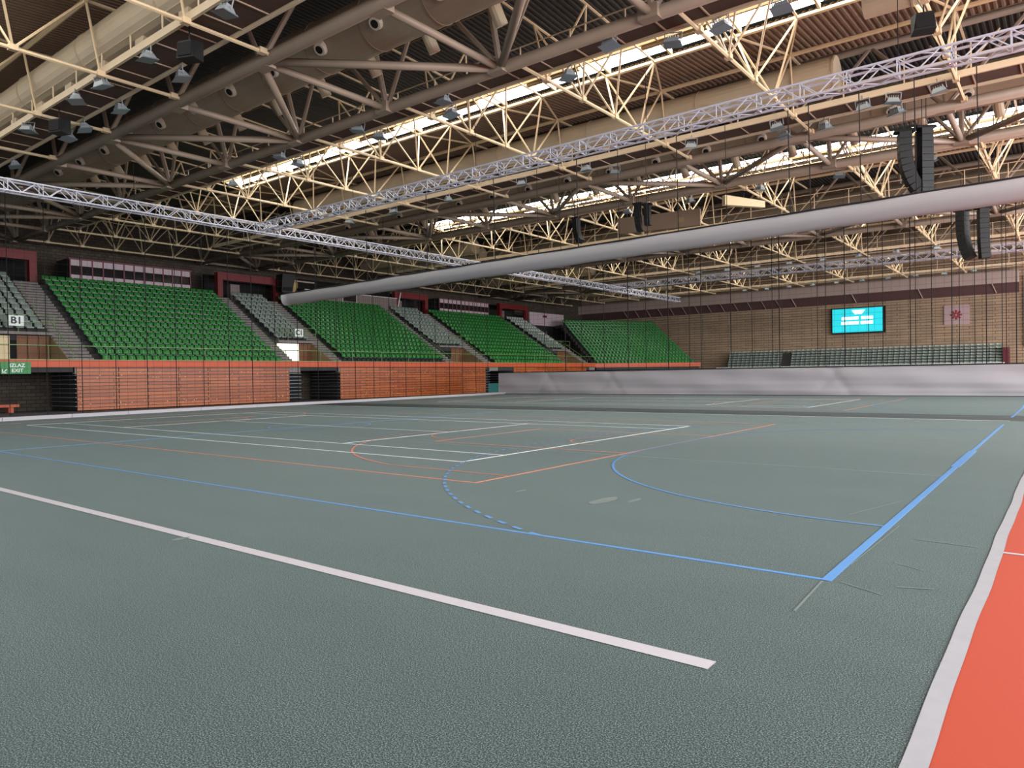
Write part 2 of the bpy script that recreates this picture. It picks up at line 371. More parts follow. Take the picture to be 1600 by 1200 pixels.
# ------------------------------------------------------------------ seats
def seat_parts(back_m, pan_m):
    b = MB(); n = 6; W = 0.205
    prof = [(-W, 0.075), (-W * .72, 0.02), (-W * .3, 0), (W * .3, 0), (W * .72, 0.02), (W, 0.075)]
    def ring(z, dx, k): return [(-0.20 + x + dx, y * k, z) for y, x in prof]
    lv = [(0.42, 0.03, .86), (0.53, 0.0, 1.0), (0.655, -0.03, 1.0), (0.725, -0.085, 0.97), (0.75, -0.15, 0.86)]
    front = [p for z, dx, k in lv for p in ring(z, dx, k)]
    back = [(x - 0.03, y, z) for x, y, z in front]
    m = len(front); fs = []
    for r in range(len(lv) - 1):
        for i in range(5):
            a = r * 6 + i; fs.append((a, a + 1, a + 7, a + 6)); fs.append((m + a + 1, m + a, m + a + 6, m + a + 7))
    for i in range(5):
        a = (len(lv) - 1) * 6 + i; fs.append((a, a + 1, m + a + 1, m + a)); fs.append((i + 1, i, m + i, m + i + 1))
    for r in range(len(lv) - 1):
        a = r * 6; fs.append((a, a + 6, m + a + 6, m + a)); a += 5; fs.append((a + 6, a, m + a, m + a + 6))
    b.add(front + back, fs)
    p = MB()
    p.hexa([(-0.20, -0.19, 0.375), (0.19, -0.2, 0.39), (0.19, 0.2, 0.39), (-0.20, 0.19, 0.375), (-0.20, -0.19, 0.41), (0.20, -0.2, 0.435), (0.20, 0.2, 0.435), (-0.20, 0.19, 0.41)])
    p.hexa([(0.15, -0.19, 0.33), (0.21, -0.19, 0.34), (0.21, 0.19, 0.34), (0.15, 0.19, 0.33), (0.17, -0.2, 0.40), (0.215, -0.2, 0.42), (0.215, 0.2, 0.42), (0.17, 0.2, 0.40)])
    k = MB(); k.box(-0.18, 0.1, -0.03, 0.03, 0.33, 0.385).box(-0.22, -0.16, -0.04, 0.04, 0.0, 0.40)
    return b, p, k
TREAD, RISE, ZF = 0.66, 0.41, 2.60
NROW = 15
class Sec:
    def __init__(s, ox, oy, rz=0): s.o = Vector((ox, oy, 0)); s.rz = rz; s.c, s.s = math.cos(rz), math.sin(rz)
    def w(s, x, y, z=0): return Vector((s.o.x + x * s.c - y * s.s, s.o.y + x * s.s + y * s.c, z))
S0 = Sec(-44, 0); SD = Sec(-44, 68.6, -R(29.5))
green, grey = [], []
def fill(lst, sec, y0, y1, rows, where, pitch=0.5, jitter=0):
    n = int((y1 - y0) / pitch)
    off = (y1 - y0 - (n - 1) * pitch) / 2
    for r in rows:
        for c in range(n):
            y = y0 + off + c * pitch
            lst.append((sec.w(-TREAD * r - 0.33, y, ZF + RISE * r), sec.rz, r, c, where))
rows = range(NROW)
fill(green, S0, 12.35, 25.3, rows, 'the nearest green block')
fill(green, S0, 31.0, 43.2, range(1, NROW), 'the second green block')
fill(green, S0, 49.9, 62.5, rows, 'the third green block')
fill(green, SD, 0.3, 15.2, rows, 'the farthest green block')
fill(grey, S0, 3.4, 10.8, range(5, NROW), 'the nearest grey block', 0.54)
fill(grey, S0, 26.4, 29.8, range(5, NROW), 'the second grey block')
fill(grey, S0, 44.4, 48.4, range(5, NROW), 'the third grey block')
fill(grey, S0, 63.7, 67.2, range(5, NROW), 'the fourth grey block')
camp = Vector((1.6, -6.26, 1.74))
def emit(lst, colour, bm_, pm_, group):
    b, p, k = seat_parts(bm_, pm_)
    mb_, mp_, mk_ = b.mesh('backrest', bm_, True), p.mesh('seat_pan', pm_), k.mesh('bracket', M_bracket)
    lst.sort(key=lambda q: (q[0] - camp).length)
    near, rest = lst[:300], lst[300:]
    proto = thing(colour + '_stadium_seat', '', 'seat'); link('backrest', mb_, proto); link('seat_pan', mp_, proto); link('bracket', mk_, proto)
    for i, (pos, rz, r, c, where) in enumerate(near):
        o = proto if i == 0 else copy_tree(proto)
        o.location = pos; o.rotation_euler = (0, 0, rz)
        tag(o, '%s plastic seat, %s row up, %s from the left in %s' % (colour, ORD[r], ORD[c], where), 'seat', group)
    m = MB(); allv = [(q.v, q.f, i) for i, q in enumerate((b, p, k))]
    return rest, allv
def merge(rest, allv, name, mats, label, group):
    m = MB()
    for pos, rz, *_ in rest:
        c, s = math.cos(rz), math.sin(rz); fz, fy = (0.62, 1.3) if _[2] == '' else (1, 1)
        for vs, fs, i in allv:
            m.cur = i
            m.add([(pos.x + x * c - y * fy * s, pos.y + x * s + y * fy * c, pos.z + z * fz) for x, y, z in vs], fs)
    o = m.build(name, mats, smooth=False); tag(o, label, 'seats', group, 'stuff')
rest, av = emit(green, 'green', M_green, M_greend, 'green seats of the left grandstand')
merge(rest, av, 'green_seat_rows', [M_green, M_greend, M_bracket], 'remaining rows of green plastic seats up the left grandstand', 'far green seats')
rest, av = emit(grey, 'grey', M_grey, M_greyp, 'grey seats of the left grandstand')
far = []
for r in range(8):
    for c in range(52):
        if r < 7 and 12 <= c <= 13: continue
        far.append((Vector((-33.8 + c * 0.577, 85.6 + r * 0.15, 1.72 + r * 0.315)), -R(90), r, c, ''))
rest_far = far
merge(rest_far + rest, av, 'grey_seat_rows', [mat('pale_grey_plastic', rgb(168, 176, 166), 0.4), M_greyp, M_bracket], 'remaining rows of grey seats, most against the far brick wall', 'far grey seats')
fb = thing('seating_platform', 'low stepped platform carrying grey seats against the far brick wall', 'platform', (-19.3, 85.5, 0))
m = MB()
for r in range(8): m.box(-15.0, 15.2, 0.25 + r * .15, 2.4, 1.4 + (r - 1) * .315 if r else 0.02, 1.72 + r * .315)
m.build('step', M_conc, fb)
m = MB().bar((-15.3, -2.2, 2.25), (15.6, -2.2, 2.25), 0.04).bar((-15.3, -2.2, 1.95), (15.6, -2.2, 1.95), 0.025)
for i in range(9): m.bar((-15.3 + i * 3.85, -2.2, 0), (-15.3 + i * 3.85, -2.2, 2.25), 0.03)
m.build('railing', M_signw, fb)
m = MB().box(15.3, 15.8, 0.2, 2.4, 0, 3.9); m.build('side_panel', mat('plum_side_panel', rgb(96, 22, 36), 0.6), fb)

# ------------------------------------------------------------------ grandstand tiers, stairs, vomitories
def tiers(sec, y0, y1, label, base=0):
    t = thing('grandstand_tier', label, 'grandstand', sec.w(0, y0, 0), sec.rz)
    m = MB()
    for r in range(base, NROW): m.box(-TREAD * (r + 1) - (0 if r < NROW - 1 else 1.5), -TREAD * r, 0, y1 - y0, ZF + RISE * (r - 1), ZF + RISE * r)
    m.build('concrete_step', M_conc, t)
    return t
tiers(S0, 12.35, 25.3, 'stepped concrete tier under the nearest green seat block')
tB = tiers(S0, 31.0, 43.2, 'stepped concrete tier under the second green seat block')
tiers(S0, 49.9, 62.5, 'stepped concrete tier under the third green seat block')
tiers(SD, 0.2, 15.4, 'angled stepped tier under the farthest green seat block')
MB().box(0.02, 0.06, 0, 12.2, 2.62, 3.05).build('kick_panel', mat('plum_panel', rgb(120, 62, 70), 0.6), tB)
STAIR_LABELS = iter(['stairway left of the nearest green seat block', 'stairway right of the nearest green seat block', 'stairway left of the second green seat block',
                     'stairway right of the second green seat block', 'stairway left of the third green seat block', 'stairway right of the third green seat block',
                     'stairway left of the farthest green seat block'])
def stairs(sec, y0, y1, wall_lo=True):
    t = thing('stairway', 'grey concrete ' + next(STAIR_LABELS), 'stairs', sec.w(0, y0, 0), sec.rz)
    m = MB(); h = TREAD / 2
    for i in range(NROW * 2):
        m.cur = 0; m.box(-h * (i + 1), -h * i, 0.02, y1 - y0 - .02, ZF + RISE / 2 * (i - 2), ZF + RISE / 2 * i - .05)
        m.cur = 1; m.box(-h * (i + 1), -h * i - .03, 0.02, y1 - y0 - .02, ZF + RISE / 2 * i - .05, ZF + RISE / 2 * i)
    m.build('step', [M_stair, M_conc], t)
    if wall_lo:   # tan brick side wall towards the passage
        w_ = MB(); ws = y0 < 0
        w_.add([(0, -0.06, 2.3), (-3.4, -0.06, 2.3), (-3.4, -0.06, ZF + 2.0), (0, -0.06, ZF + 0.1), (0, 0, 2.3), (-3.4, 0, 2.3), (-3.4, 0, ZF + 2.0), (0, 0, ZF + 0.1)],
               [(0, 1, 2, 3), (4, 7, 6, 5), (0, 3, 7, 4), (3, 2, 6, 7)])
        w_.build('side_wall', M_tan, t)
    r = MB(); yy = (y1 - y0) * 0.5
    for i in range(0, 14, 3): r.bar((-TREAD * i - .3, 0.08, ZF + RISE * i), (-TREAD * i - .3, 0.08, ZF + RISE * i + 0.85), 0.018)
    r.bar((-.3, 0.08, ZF + 0.85), (-TREAD * 6 - .3, 0.08, ZF + RISE * 6 + 0.85), 0.022)
    r.build('handrail', M_rail, t)
    return t
stairs(S0, 10.85, 12.35); stairs(S0, 25.3, 26.35, False); stairs(S0, 29.85, 31.0); stairs(S0, 43.2, 44.3, False); stairs(S0, 48.5, 49.9); stairs(S0, 62.5, 63.6, False); stairs(S0, 67.3, 68.6)
def text_obj(txt, size, m, parent, loc, rot, name='lettering', ext=0.004, bold=0.0):
    cu = bpy.data.curves.new(name, 'FONT'); cu.body = txt; cu.size = size; cu.align_x = 'CENTER'; cu.align_y = 'CENTER'; cu.extrude = ext; cu.offset = bold
    tmp = bpy.data.objects.new('tmp', cu); COL.objects.link(tmp)
    dg = bpy.context.evaluated_depsgraph_get(); me = bpy.data.meshes.new_from_object(tmp.evaluated_get(dg)); bpy.data.objects.remove(tmp)
    me.materials.clear(); me.materials.append(m)
    o = link(name, me, parent, loc); o.rotation_euler = rot
    return o
def vomitory(y0, y1, v0, v1, label, lit=None, sign=None, door=True):
    t = thing('entrance_passage', label, 'entrance', (-44, y0, 0))
    L = y1 - y0
    m = MB().box(-3.3, 0, 0, L, 2.3, 2.62); m.build('passage_floor', M_conc, t)
    m = MB().box(-3.6, -2.7, -0.02, L + .02, ZF + RISE * 4.8, ZF + RISE * 5.2)
    m.build('roof_slab', M_stair, t)
    m = MB()
    for r in range(5, NROW): m.box(-TREAD * (r + 1) - (0 if r < NROW - 1 else 1.5), -TREAD * r, 0, L, ZF + RISE * (r - 1), ZF + RISE * r)
    m.build('concrete_step', M_conc, t)
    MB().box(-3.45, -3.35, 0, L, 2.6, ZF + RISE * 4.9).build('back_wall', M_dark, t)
    d0 = v0 - y0; d1 = v1 - y0
    dw = (d1 - d0) / 3
    for i in range(3): MB().box(-3.35, -3.25, d0 + i * dw + .02, d0 + (i + 1) * dw - .02, 2.64, ZF + RISE * 4.7).build('door_leaf', M_doorw, t)
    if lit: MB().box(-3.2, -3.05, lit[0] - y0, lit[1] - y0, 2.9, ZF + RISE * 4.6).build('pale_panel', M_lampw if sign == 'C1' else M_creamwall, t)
    m = MB()
    for zz in (0.55, 1.0): m.bar((-2.75, 0, ZF + RISE * 5.2 + zz), (-2.75, L, ZF + RISE * 5.2 + zz), 0.02)
    for k in range(5): m.bar((-2.75, L * k / 4, ZF + RISE * 5.2), (-2.75, L * k / 4, ZF + RISE * 5.2 + 1), 0.018)
    m.build('guard_rail', M_rail, t)
    if sign:
        cy = sign_y - y0
        sg = MB().box(-2.72, -2.68, cy - .38, cy + .38, 5.05, 5.65).build('block_sign', M_signw, t)
        text_obj(sign, 0.56, M_signk, sg, (-2.67, cy, 5.35), (R(90), 0, R(90)), bold=0.012)
sign_y = 8.85
vomitory(3.3, 10.85, 9.0, 10.75, 'nearest entrance passage, brown door and pale panel below the B1 sign', lit=(7.9, 8.6), sign='B1')
sign_y = 28.2
vomitory(26.35, 29.85, 28.6, 29.8, 'second entrance passage, lit by a bright cream panel under grey seats', lit=(26.5, 28.4), sign='C1')
vomitory(44.3, 48.5, 46.5, 48.4, 'third entrance passage, between the second and third green blocks')
vomitory(63.6, 67.3, 65.3, 67.0, 'fourth entrance passage, beside the farthest green block')

# fascia, guard rail, retractable timber-fronted bleachers
fc = thing('balcony_edge', 'long orange edge beam along the foot of the left grandstand', 'balcony edge', (-43.9, 3.0, 2.5))
MB().box(-0.2, 0, 0, 65.6, 0.09, 0.5).build('edge_beam', M_fascia, fc)
MB().box(-0.25, 0.03, 0, 65.6, 0.5, 0.54).build('coping', M_rail, fc)
fc = thing('balcony_edge', 'orange edge beam turning inwards below the farthest green block', 'balcony edge', SD.w(0.1, 0, 2.5), SD.rz)
MB().box(-0.2, 0, 0, 15.6, 0.0, 0.5).build('edge_beam', M_fascia, fc)
g = thing('guard_rail', 'thin green guard rail in front of the grandstand seats', 'railing', (-43.85, 3, 3.0))
MB().bar((0, 0, 0.82), (0, 65.4, 0.82), 0.026).build('top_rail', M_rail, g)
for i in range(22): MB().bar((0, 0.3 + i * 3.1, 0), (0, 0.3 + i * 3.1, 0.82), 0.018).build('post', M_rail, g)

def bleacher(y0, y1, label, seams, bare0=0.0):
    t = thing('retractable_bleacher', label, 'bleacher', (-43.95, y0, 0))
    L = y1 - y0
    ed = [0] + [s - y0 for s in seams] + [L]
    for a, b in zip(ed, ed[1:]):
        MB().box(-0.06, 0.0, a + 0.02, b - 0.02, 0.06, 2.56).build('timber_front', M_wood, t)
    st = MB(); random.seed(int(y0))
    for a in [0.18] + ed[1:-1] + [L - 0.18]:
        for z in (0.3, 0.62, 0.95, 1.3, 1.62, 1.95, 2.27): st.box(0, 0.012, a - 0.03, a + 0.03, z - .02, z + .02)
    for i in range(int(L * 4)):
        y = random.uniform(.2, L - .2); z = random.choice((0.3, 0.5, 2.27, 0.42, 1.95, 2.1))
        st.box(0, 0.012, y - .03, y + .03, z - .018, z + .018)
    st.build('bolt', M_stud, t)['kind'] = 'stuff'
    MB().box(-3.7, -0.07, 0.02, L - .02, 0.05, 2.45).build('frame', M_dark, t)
    s = MB()
    for i in range(9): s.box(-3.68, -0.08, -0.05, 0.03, 0.28 + i * 0.26, 0.31 + i * 0.26)
    if bare0 > 0:
        for i in range(9): s.box(-0.5, -0.2, L, L + bare0, 0.28 + i * 0.26, 0.31 + i * 0.26)
    s.build('platform_edge', M_stripe, t)
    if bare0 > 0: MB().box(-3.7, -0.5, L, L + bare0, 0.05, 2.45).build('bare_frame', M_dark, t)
bleacher(10.95, 25.35, 'timber-fronted folded bleacher, nearest along the left side', [13.3, 17.0, 19.0, 22.3], 1.15)
bleacher(30.0, 47.9, 'timber-fronted folded bleacher between the two dark passages, middle of the left side', [32.7, 35.6, 38.9, 42.0, 45.0], 0.9)
bleacher(52.4, 66.6, 'timber-fronted folded bleacher half hidden behind the low grey curtain', [55, 59, 63])
bw = MB().box(-48.6, -48.2, 2, 82, 0.0, 2.6); struct(bw.build('wall_left', M_brick_side), 'brown brick wall in the shade under the grandstand')
t = thing('bench', 'low orange bench in front of the brick wall under the grandstand', 'bench', (-46.9, 5.2, 0))
MB().box(-0.5, 0.2, -2.5, 3.7, 0.32, 0.48).build('seat', M_fascia, t)
for y in (-2.2, 0.4, 3.2): MB().box(-0.4, 0.1, y, y + .25, 0.0, 0.32).build('leg', M_fascia, t)
t = MB().box(-45.9, -45.2, 49.6, 51.6, 0.0, 0.85); t.box(-45.95, -45.15, 49.55, 51.65, .85, .92); tag(t.build('storage_box', M_tealbin), 'teal storage box in the dark passage by the low grey curtain', 'box')
t = thing('white_lintel', 'pale strip lamp over the second dark passage', 'lamp', (-44.6, 28.0, 2.35))
MB().box(-.05, .05, -1.2, 1.3, 0, .12).build('lamp_body', M_signw, t)

# exit sign
t = thing('exit_sign', 'green exit sign with white arrow hanging on the orange edge beam', 'sign', (-43.82, 7.85, 2.22))
MB().box(-0.05, 0, -0.68, 0.75, 0, 0.66).build('board', M_sign, t)
text_obj('IZLAZ', 0.27, M_signw, t, (0.005, 0.10, 0.46), (R(90), 0, R(90)), bold=0.006)
text_obj('EXIT', 0.27, M_signw, t, (0.005, 0.10, 0.18), (R(90), 0, R(90)), bold=0.006)
a = MB().box(0, .012, -.62, -.58, .06, .26).box(0, .012, -.62, -.42, .04, .08).hexa([(0, -.60, .07), (.012, -.60, .07), (.012, -.56, .05), (0, -.56, .05), (0, -.42, .26), (.012, -.42, .26), (.012, -.38, .23), (0, -.38, .23)])
a.build('arrow', M_signw, t)

# ------------------------------------------------------------------ behind the top row
def press_box(y0, y1, n, label, z0=9.0, z1=10.45):
    t = thing('commentary_box', label, 'booth', (-54.3, y0, 0))
    L = y1 - y0; wv = L / n
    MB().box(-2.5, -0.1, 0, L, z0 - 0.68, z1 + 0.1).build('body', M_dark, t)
    for i in range(n):
        a, b = i * wv + .04, (i + 1) * wv - .04
        MB().box(-0.1, 0, a, b, z1 - 0.42, z1).build('upper_panel', M_pwhite, t)
        MB().box(-0.1, 0, a, b, z0, z0 + 0.38).build('lower_panel', M_pwhite, t)
        MB().box(-0.1, -0.05, a, b, z0 + 0.38, z1 - .42).build('pane', M_glass, t)
    m = MB()
    for i in range(n + 1): m.box(-0.1, 0.04, i * wv - .04, i * wv + .04, z0, z1)
    m.box(-0.3, 0.05, -.1, L + .1, z1, z1 + .12)
    m.build('frame', mat('plum_frame', rgb(112, 60, 66), 0.6), t)
press_box(14.6, 23.4, 12, 'row of white framed commentary windows above the nearest green block')
press_box(52.3, 60.9, 12, 'row of white framed commentary windows above the third green block')
def portal(y0, y1, label, z1=10.7, z0=8.3):
    t = thing('red_portal', label, 'portal', (-54.2, y0, 0)); L = y1 - y0
    MB().box(-0.5, 0, 0, L, z1 - 0.62, z1).build('lintel', M_red, t)
    MB().box(-0.5, 0, 0, 0.45, z0, z1 - .62).build('jamb', M_red, t)
    MB().box(-0.5, 0, L - .45, L, z0, z1 - .62).build('jamb', M_red, t)
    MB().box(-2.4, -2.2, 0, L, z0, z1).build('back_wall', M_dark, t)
    MB().box(-2.2, -1.6, L * .35, L * .5, z0, z1 - .7).build('pillar', M_corr, t)
portal(3.5, 12.5, 'dark red steel portal behind the nearest grey seats')
portal(25.7, 31.6, 'dark red steel portal above the second grey seat block')
portal(45.5, 50.4, 'bright red steel portal above the third grey seat block')
portal(63.0, 68.8, 'bright red steel portal above the fourth grey seat block')
t = thing('control_booth', 'ribbed grey-pink control booth above the second green block', 'booth', (-54.0, 34.2, 0))
m = MB()
for i in range(90):
    y = i * 0.126; m.box(-0.2, 0.0 if i % 2 else -0.04, y, y + 0.126, 8.45, 9.95)
m.build('ribbed_front', M_corr, t)
MB().box(-0.15, 0.05, 4.3, 5.9, 9.2, 9.97).build('window', M_glass, t)
m = MB()
m.bar((0.03, -0.1, 9.95), (0.03, 11.4, 9.95), 0.04).bar((0.03, 11.4, 8.7), (0.03, 11.9, 10.6), 0.05).bar((0.05, 4.25, 8.95), (0.05, 4.25, 9.9), 0.03).bar((0.05, 5.95, 8.95), (0.05, 5.95, 9.9), 0.03)
m.build('white_trim', M_signw, t)
MB().box(-1.2, -1.0, 0, 11.3, 9.75, 11.0).build('glazing', M_glass, t)
t = thing('lit_side_room', 'small cream lit room beside the rolled curtain end', 'room', (-55.2, 31.9, 0))
MB().box(-0.2, 0, 0.1, 3.6, 8.4, 10.7).build('cream_wall', mat('cream_room_wall', rgb(196, 164, 112), 0.7), t)
MB().box(0, 0.06, 0.5, 1.1, 9.7, 10.1).build('picture', M_red, t)
MB().bar((0.05, 1.9, 9.5), (0.05, 2.5, 10.4), 0.08).build('bracket', M_dark, t)
MB().box(-0.2, 0.3, 0, 4.0, 10.7, 10.82).build('beam', M_beige, t)
t = thing('pale_parapet', 'pale low parapet behind the gap before the farthest green block', 'parapet', (-54.2, 69.2, 0))
MB().box(-.2, 0, 0, 8.0, 8.3, 10.0).build('panel', M_pwhite, t)
MB().box(-.15, 0.02, 3.0, 3.9, 9.4, 9.7).build('red_box', M_red, t)
MB().box(-.15, -.02, 0.1, 7.9, 0, 8.32).build('support_wall', M_dark, t)
t = thing('loudspeaker', 'big black loudspeaker box beside the second red portal', 'speaker', (-53.6, 31.8, 9.4))
MB().hexa([(-.5, -.6, 0), (.3, -.6, 0), (.3, .5, 0), (-.5, .5, 0), (-.5, -.6, 1.6), (.5, -.6, 1.6), (.5, .7, 1.6), (-.5, .7, 1.6)]).build('cabinet', M_black, t)
MB().box(.3, .36, -.5, .45, .15, 1.4).build('grille', M_dark, t)
MB().bar((0, 0, 1.6), (0, 0, 2.35), .04).build('hanger', M_black, t)
MB().box(-.3, .2, -.4, .3, -1.06, 0).build('pedestal', M_dark, t)

# ------------------------------------------------------------------ far wall fittings
t = thing('video_screen', 'bright turquoise video screen with white writing on the far wall', 'screen', (-18.48, 87.65, 7.68)); t.scale = (1.068, 1, 1.068)
MB().box(-2.85, 2.72, -0.1, 0.34, -1.45, 1.48).build('casing', M_black, t)
d = MB().box(-2.75, 2.5, -0.13, -0.1, -1.3, 1.38).build('display', M_screen, t)
m = MB(); m.hexa([(-0.35, -.15, .72), (.35, -.15, .72), (.35, -.13, .72), (-.35, -.13, .72), (-.6, -.15, 1.05), (.6, -.15, 1.05), (.6, -.13, 1.05), (-.6, -.13, 1.05)])
m.hexa([(-0.62, -.15, 1.1), (.62, -.15, 1.1), (.62, -.13, 1.1), (-.62, -.13, 1.1), (-.7, -.15, 1.18), (.7, -.15, 1.18), (.7, -.13, 1.18), (-.7, -.13, 1.18)])
m.build('emblem', M_screenw, d)
m = MB()
for z, wds in ((0.28, [(-1.75, -1.2), (-1.14, -0.6), (-.54, .02), (.3, .85), (.92, 1.5)]), (-0.25, [(-1.8, -1.1), (-1.02, -.45), (-.38, .05), (.25, .8), (.88, 1.5)])):
    for a_, b2 in wds:
        m.box(a_, b2, -.15, -.13, z - .17, z + .17)
m.build('writing_band', M_screenw, d)
t = thing('wall_emblem', 'pinkish square panel with a small red round emblem on the far wall', 'emblem', (-8.4, 87.9, 7.73)); t.scale = (1.068, 1, 1.068)
MB().box(-1.15, 1.15, 0.0, 0.1, -1.0, 1.0).build('panel', M_pink, t)
m = MB()
for i in range(8):
    a_ = i * math.pi / 4; m.bar((math.cos(a_) * .12, -.02, math.sin(a_) * .12), (math.cos(a_) * .5, -.02, math.sin(a_) * .5), .07, 5, .1)
m.build('rosette', M_crest, t)

# ------------------------------------------------------------------ curtains
CUR_Y, CUR_Z = 22.0, 6.93
t = thing('rolled_curtain', 'long pale grey rolled-up dividing curtain hanging under the roof', 'curtain', (-39.4, CUR_Y, CUR_Z)); t.rotation_euler = (0, -0.0125, 0)
N = 60; L = 47.0; prof = []
for i in range(14):
    a_ = math.pi * (i / 13.0)
    prof.append((-0.36 * math.cos(a_), 0.24 - 0.60 * math.sin(a_) ** 0.8))
prof = [(-0.35, 0.32)] + prof + [(0.35, 0.32)]
m = MB(); vs = []
P = len(prof)
for j in range(N + 1):
    x = L * j / N
    for k, (y, z) in enumerate(prof):
        wv = 1 + 0.03 * math.sin(x * 1.9 + k * .5) + 0.025 * math.sin(x * 0.7)
        vs.append((x, y * wv, z * wv))
m.add(vs, [(j * P + k, j * P + k + 1, (j + 1) * P + k + 1, (j + 1) * P + k) for j in range(N) for k in range(P - 1)] + [tuple(range(P)), tuple(range(N * P, N * P + P))])
m.build('fabric_pouch', M_cloth2, t, smooth=True)
m = MB()
for s in (-1, 1):
    m.bar((0, s * .34, .35), (L, s * .34, .35), .04)
for j in range(160):
    x = j * L / 160; m.bar((x, -.34, .35), (x + .14, .34, .39), .02, 4)
m.build('lacing_rope', M_rope, t)
MB().bar((-0.05, 0, -.25), (-0.05, 0, .4), .09, 8).build('end_cap', M_alu, t)
for x in [3.2, 8.2, 13.2, 18, 23, 28, 32.59, 33.34, 35.09, 36.85, 38.67, 41, 43.5]:
    MB().bar((x, 0, .35), (x, 0, 4.6), .022, 4).build('lifting_rope', M_rope, t)
for x in [20.5, 21.8, 25, 26.4, 30]:
    MB().bar((x, 0.3, .35), (x, .3, 4.6), .014, 4).build('lifting_rope', M_rope, t)

t = thing('divider_curtain', 'low pale grey fabric curtain standing across the hall floor', 'curtain', (-40.6, 46.0, 0))
N = 120; L = 49.0; H = 1.93; m = MB(); vs = []; Z = 18
def fold(x, z):
    h = z / H
    s_ = 0.04 * math.sin(x * 0.35 + h * 9) + 0.018 * math.sin(x * 1.7 + h * 4)
    s_ += -0.03 * math.exp(-((h - .42) / .035) ** 2) - 0.04 * math.exp(-((h - .17) / .035) ** 2)
    for c in (5.2, 11.5, 29, 42.5):
        s_ += 0.05 * math.exp(-((x - c - (h - .5) * 1.4) / .3) ** 2) + 0.05 * math.exp(-((x - c - .9 + (h - .5) * 1.4) / .3) ** 2)
    return s_
for j in range(N * 2 + 1):
    x = L * j / (N * 2)
    for k in range(Z + 1): vs.append((x, -0.22 + fold(x, H * k / Z), H * k / Z))
Q = Z + 1
m.add(vs, [(j * Q + k, (j + 1) * Q + k, (j + 1) * Q + k + 1, j * Q + k + 1) for j in range(2 * N) for k in range(Z)])
m.add([(0, .1, 0), (L, .1, 0), (L, .1, H), (0, .1, H)], [(0, 3, 2, 1)])
m.add([(0, -.22, H - .01), (L, -.22, H - .01), (L, .1, H), (0, .1, H)], [(0, 1, 2, 3)])
m.add([(0, -.22, 0), (0, .1, 0), (0, .1, H), (0, -.22, H)], [(0, 1, 2, 3)])
m.build('fabric', M_cloth, t, smooth=True)
MB().bar((-.1, -.05, H + .03), (L, -.05, H + .03), .035).build('top_batten', M_dark, t)
MB().box(0, L, -.34, -.12, 0.0, .03).build('weighted_hem', M_rope, t)
rx = [17.17, 18.94, 19.9, 22.24, 23.83, 25.3, 25.8, 28.4, 28.93, 30.16, 31.63, 32.5, 34.1, 34.4, 35.3, 36.4, 36.8, 37.6, 38.2, 39.0, 39.2, 39.7, 3.0, 5.2, 7.4, 9.1, 11.3, 13.6, 15.2]
for i, x in enumerate(rx):
    MB().bar((x, 0, H), (x, 0, 11.6), .026 if i % 3 else .036, 4).build('hanging_rope', M_rope, t)
m = MB()
for i in range(24): m.bar((0, 0, H + .4 + i * .4), (L, 0, H + .4 + i * .4), .006, 3, caps=False)
for i in range(98): m.bar((i * .5, 0, H), (i * .5, 0, 11.6), .005, 3, caps=False)
m.build('upper_net', M_net, t)['kind'] = 'stuff'

t = thing('safety_net', 'tall black safety net hung in front of the left grandstand', 'net', (-41.0, 3, 0.05))
for y in [1.95, 3.7, 5.41, 7.12, 8.88, 10.63, 12.35, 14.09, 15.81, 17.46, 19.2, 21.0, 22.7, 24.4, 26.1, 27.9, 29.6, 31.3, 33, 34.8, 36.5, 38.2, 40, 41.7]:
    MB().bar((0, y, 0), (0, y, 11.3), .022, 4).build('vertical_rope', M_rope, t)
m = MB()
for i in range(30): m.bar((0, 0, .4 * i), (0, 42, .4 * i), .005, 3, caps=False)
for i in range(84): m.bar((0, .5 * i, 0), (0, .5 * i, 11.3), .0045, 3, caps=False)
m.build('mesh_cord', M_net, t)['kind'] = 'stuff'

# ------------------------------------------------------------------ roof
PA0, PB0, PER, ZC = 6.85, 12.1, 18.85, 11.74     # first main truss chords, period, chord height
X0, X1 = -57.5, 22.0
STN = 5.45; XS = [-12.36 + STN * k for k in range(-8, 7)]
ceil = thing('ceiling', 'corrugated metal roof over the whole hall', 'ceiling'); ceil['kind'] = 'structure'
del ceil['category']
def corr(y0, z0, y1, z1, x0, x1, p=0.23, h=0.05):
    m = MB(); n = int((x1 - x0) / p); vs = []; fs = []
    pat = [(0, 0), (.35, 0), (.5, h), (.85, h)]
    pts = [(x0 + i * p + a * p, b) for i in range(n) for a, b in pat] + [(x0 + n * p, 0)]
    for x, dz in pts: vs += [(x, y0, z0 + dz), (x, y1, z1 + dz)]
    m.add(vs, [(2 * i, 2 * i + 1, 2 * i + 3, 2 * i + 2) for i in range(len(pts) - 1)])
    return m
ROOFT = 16.0
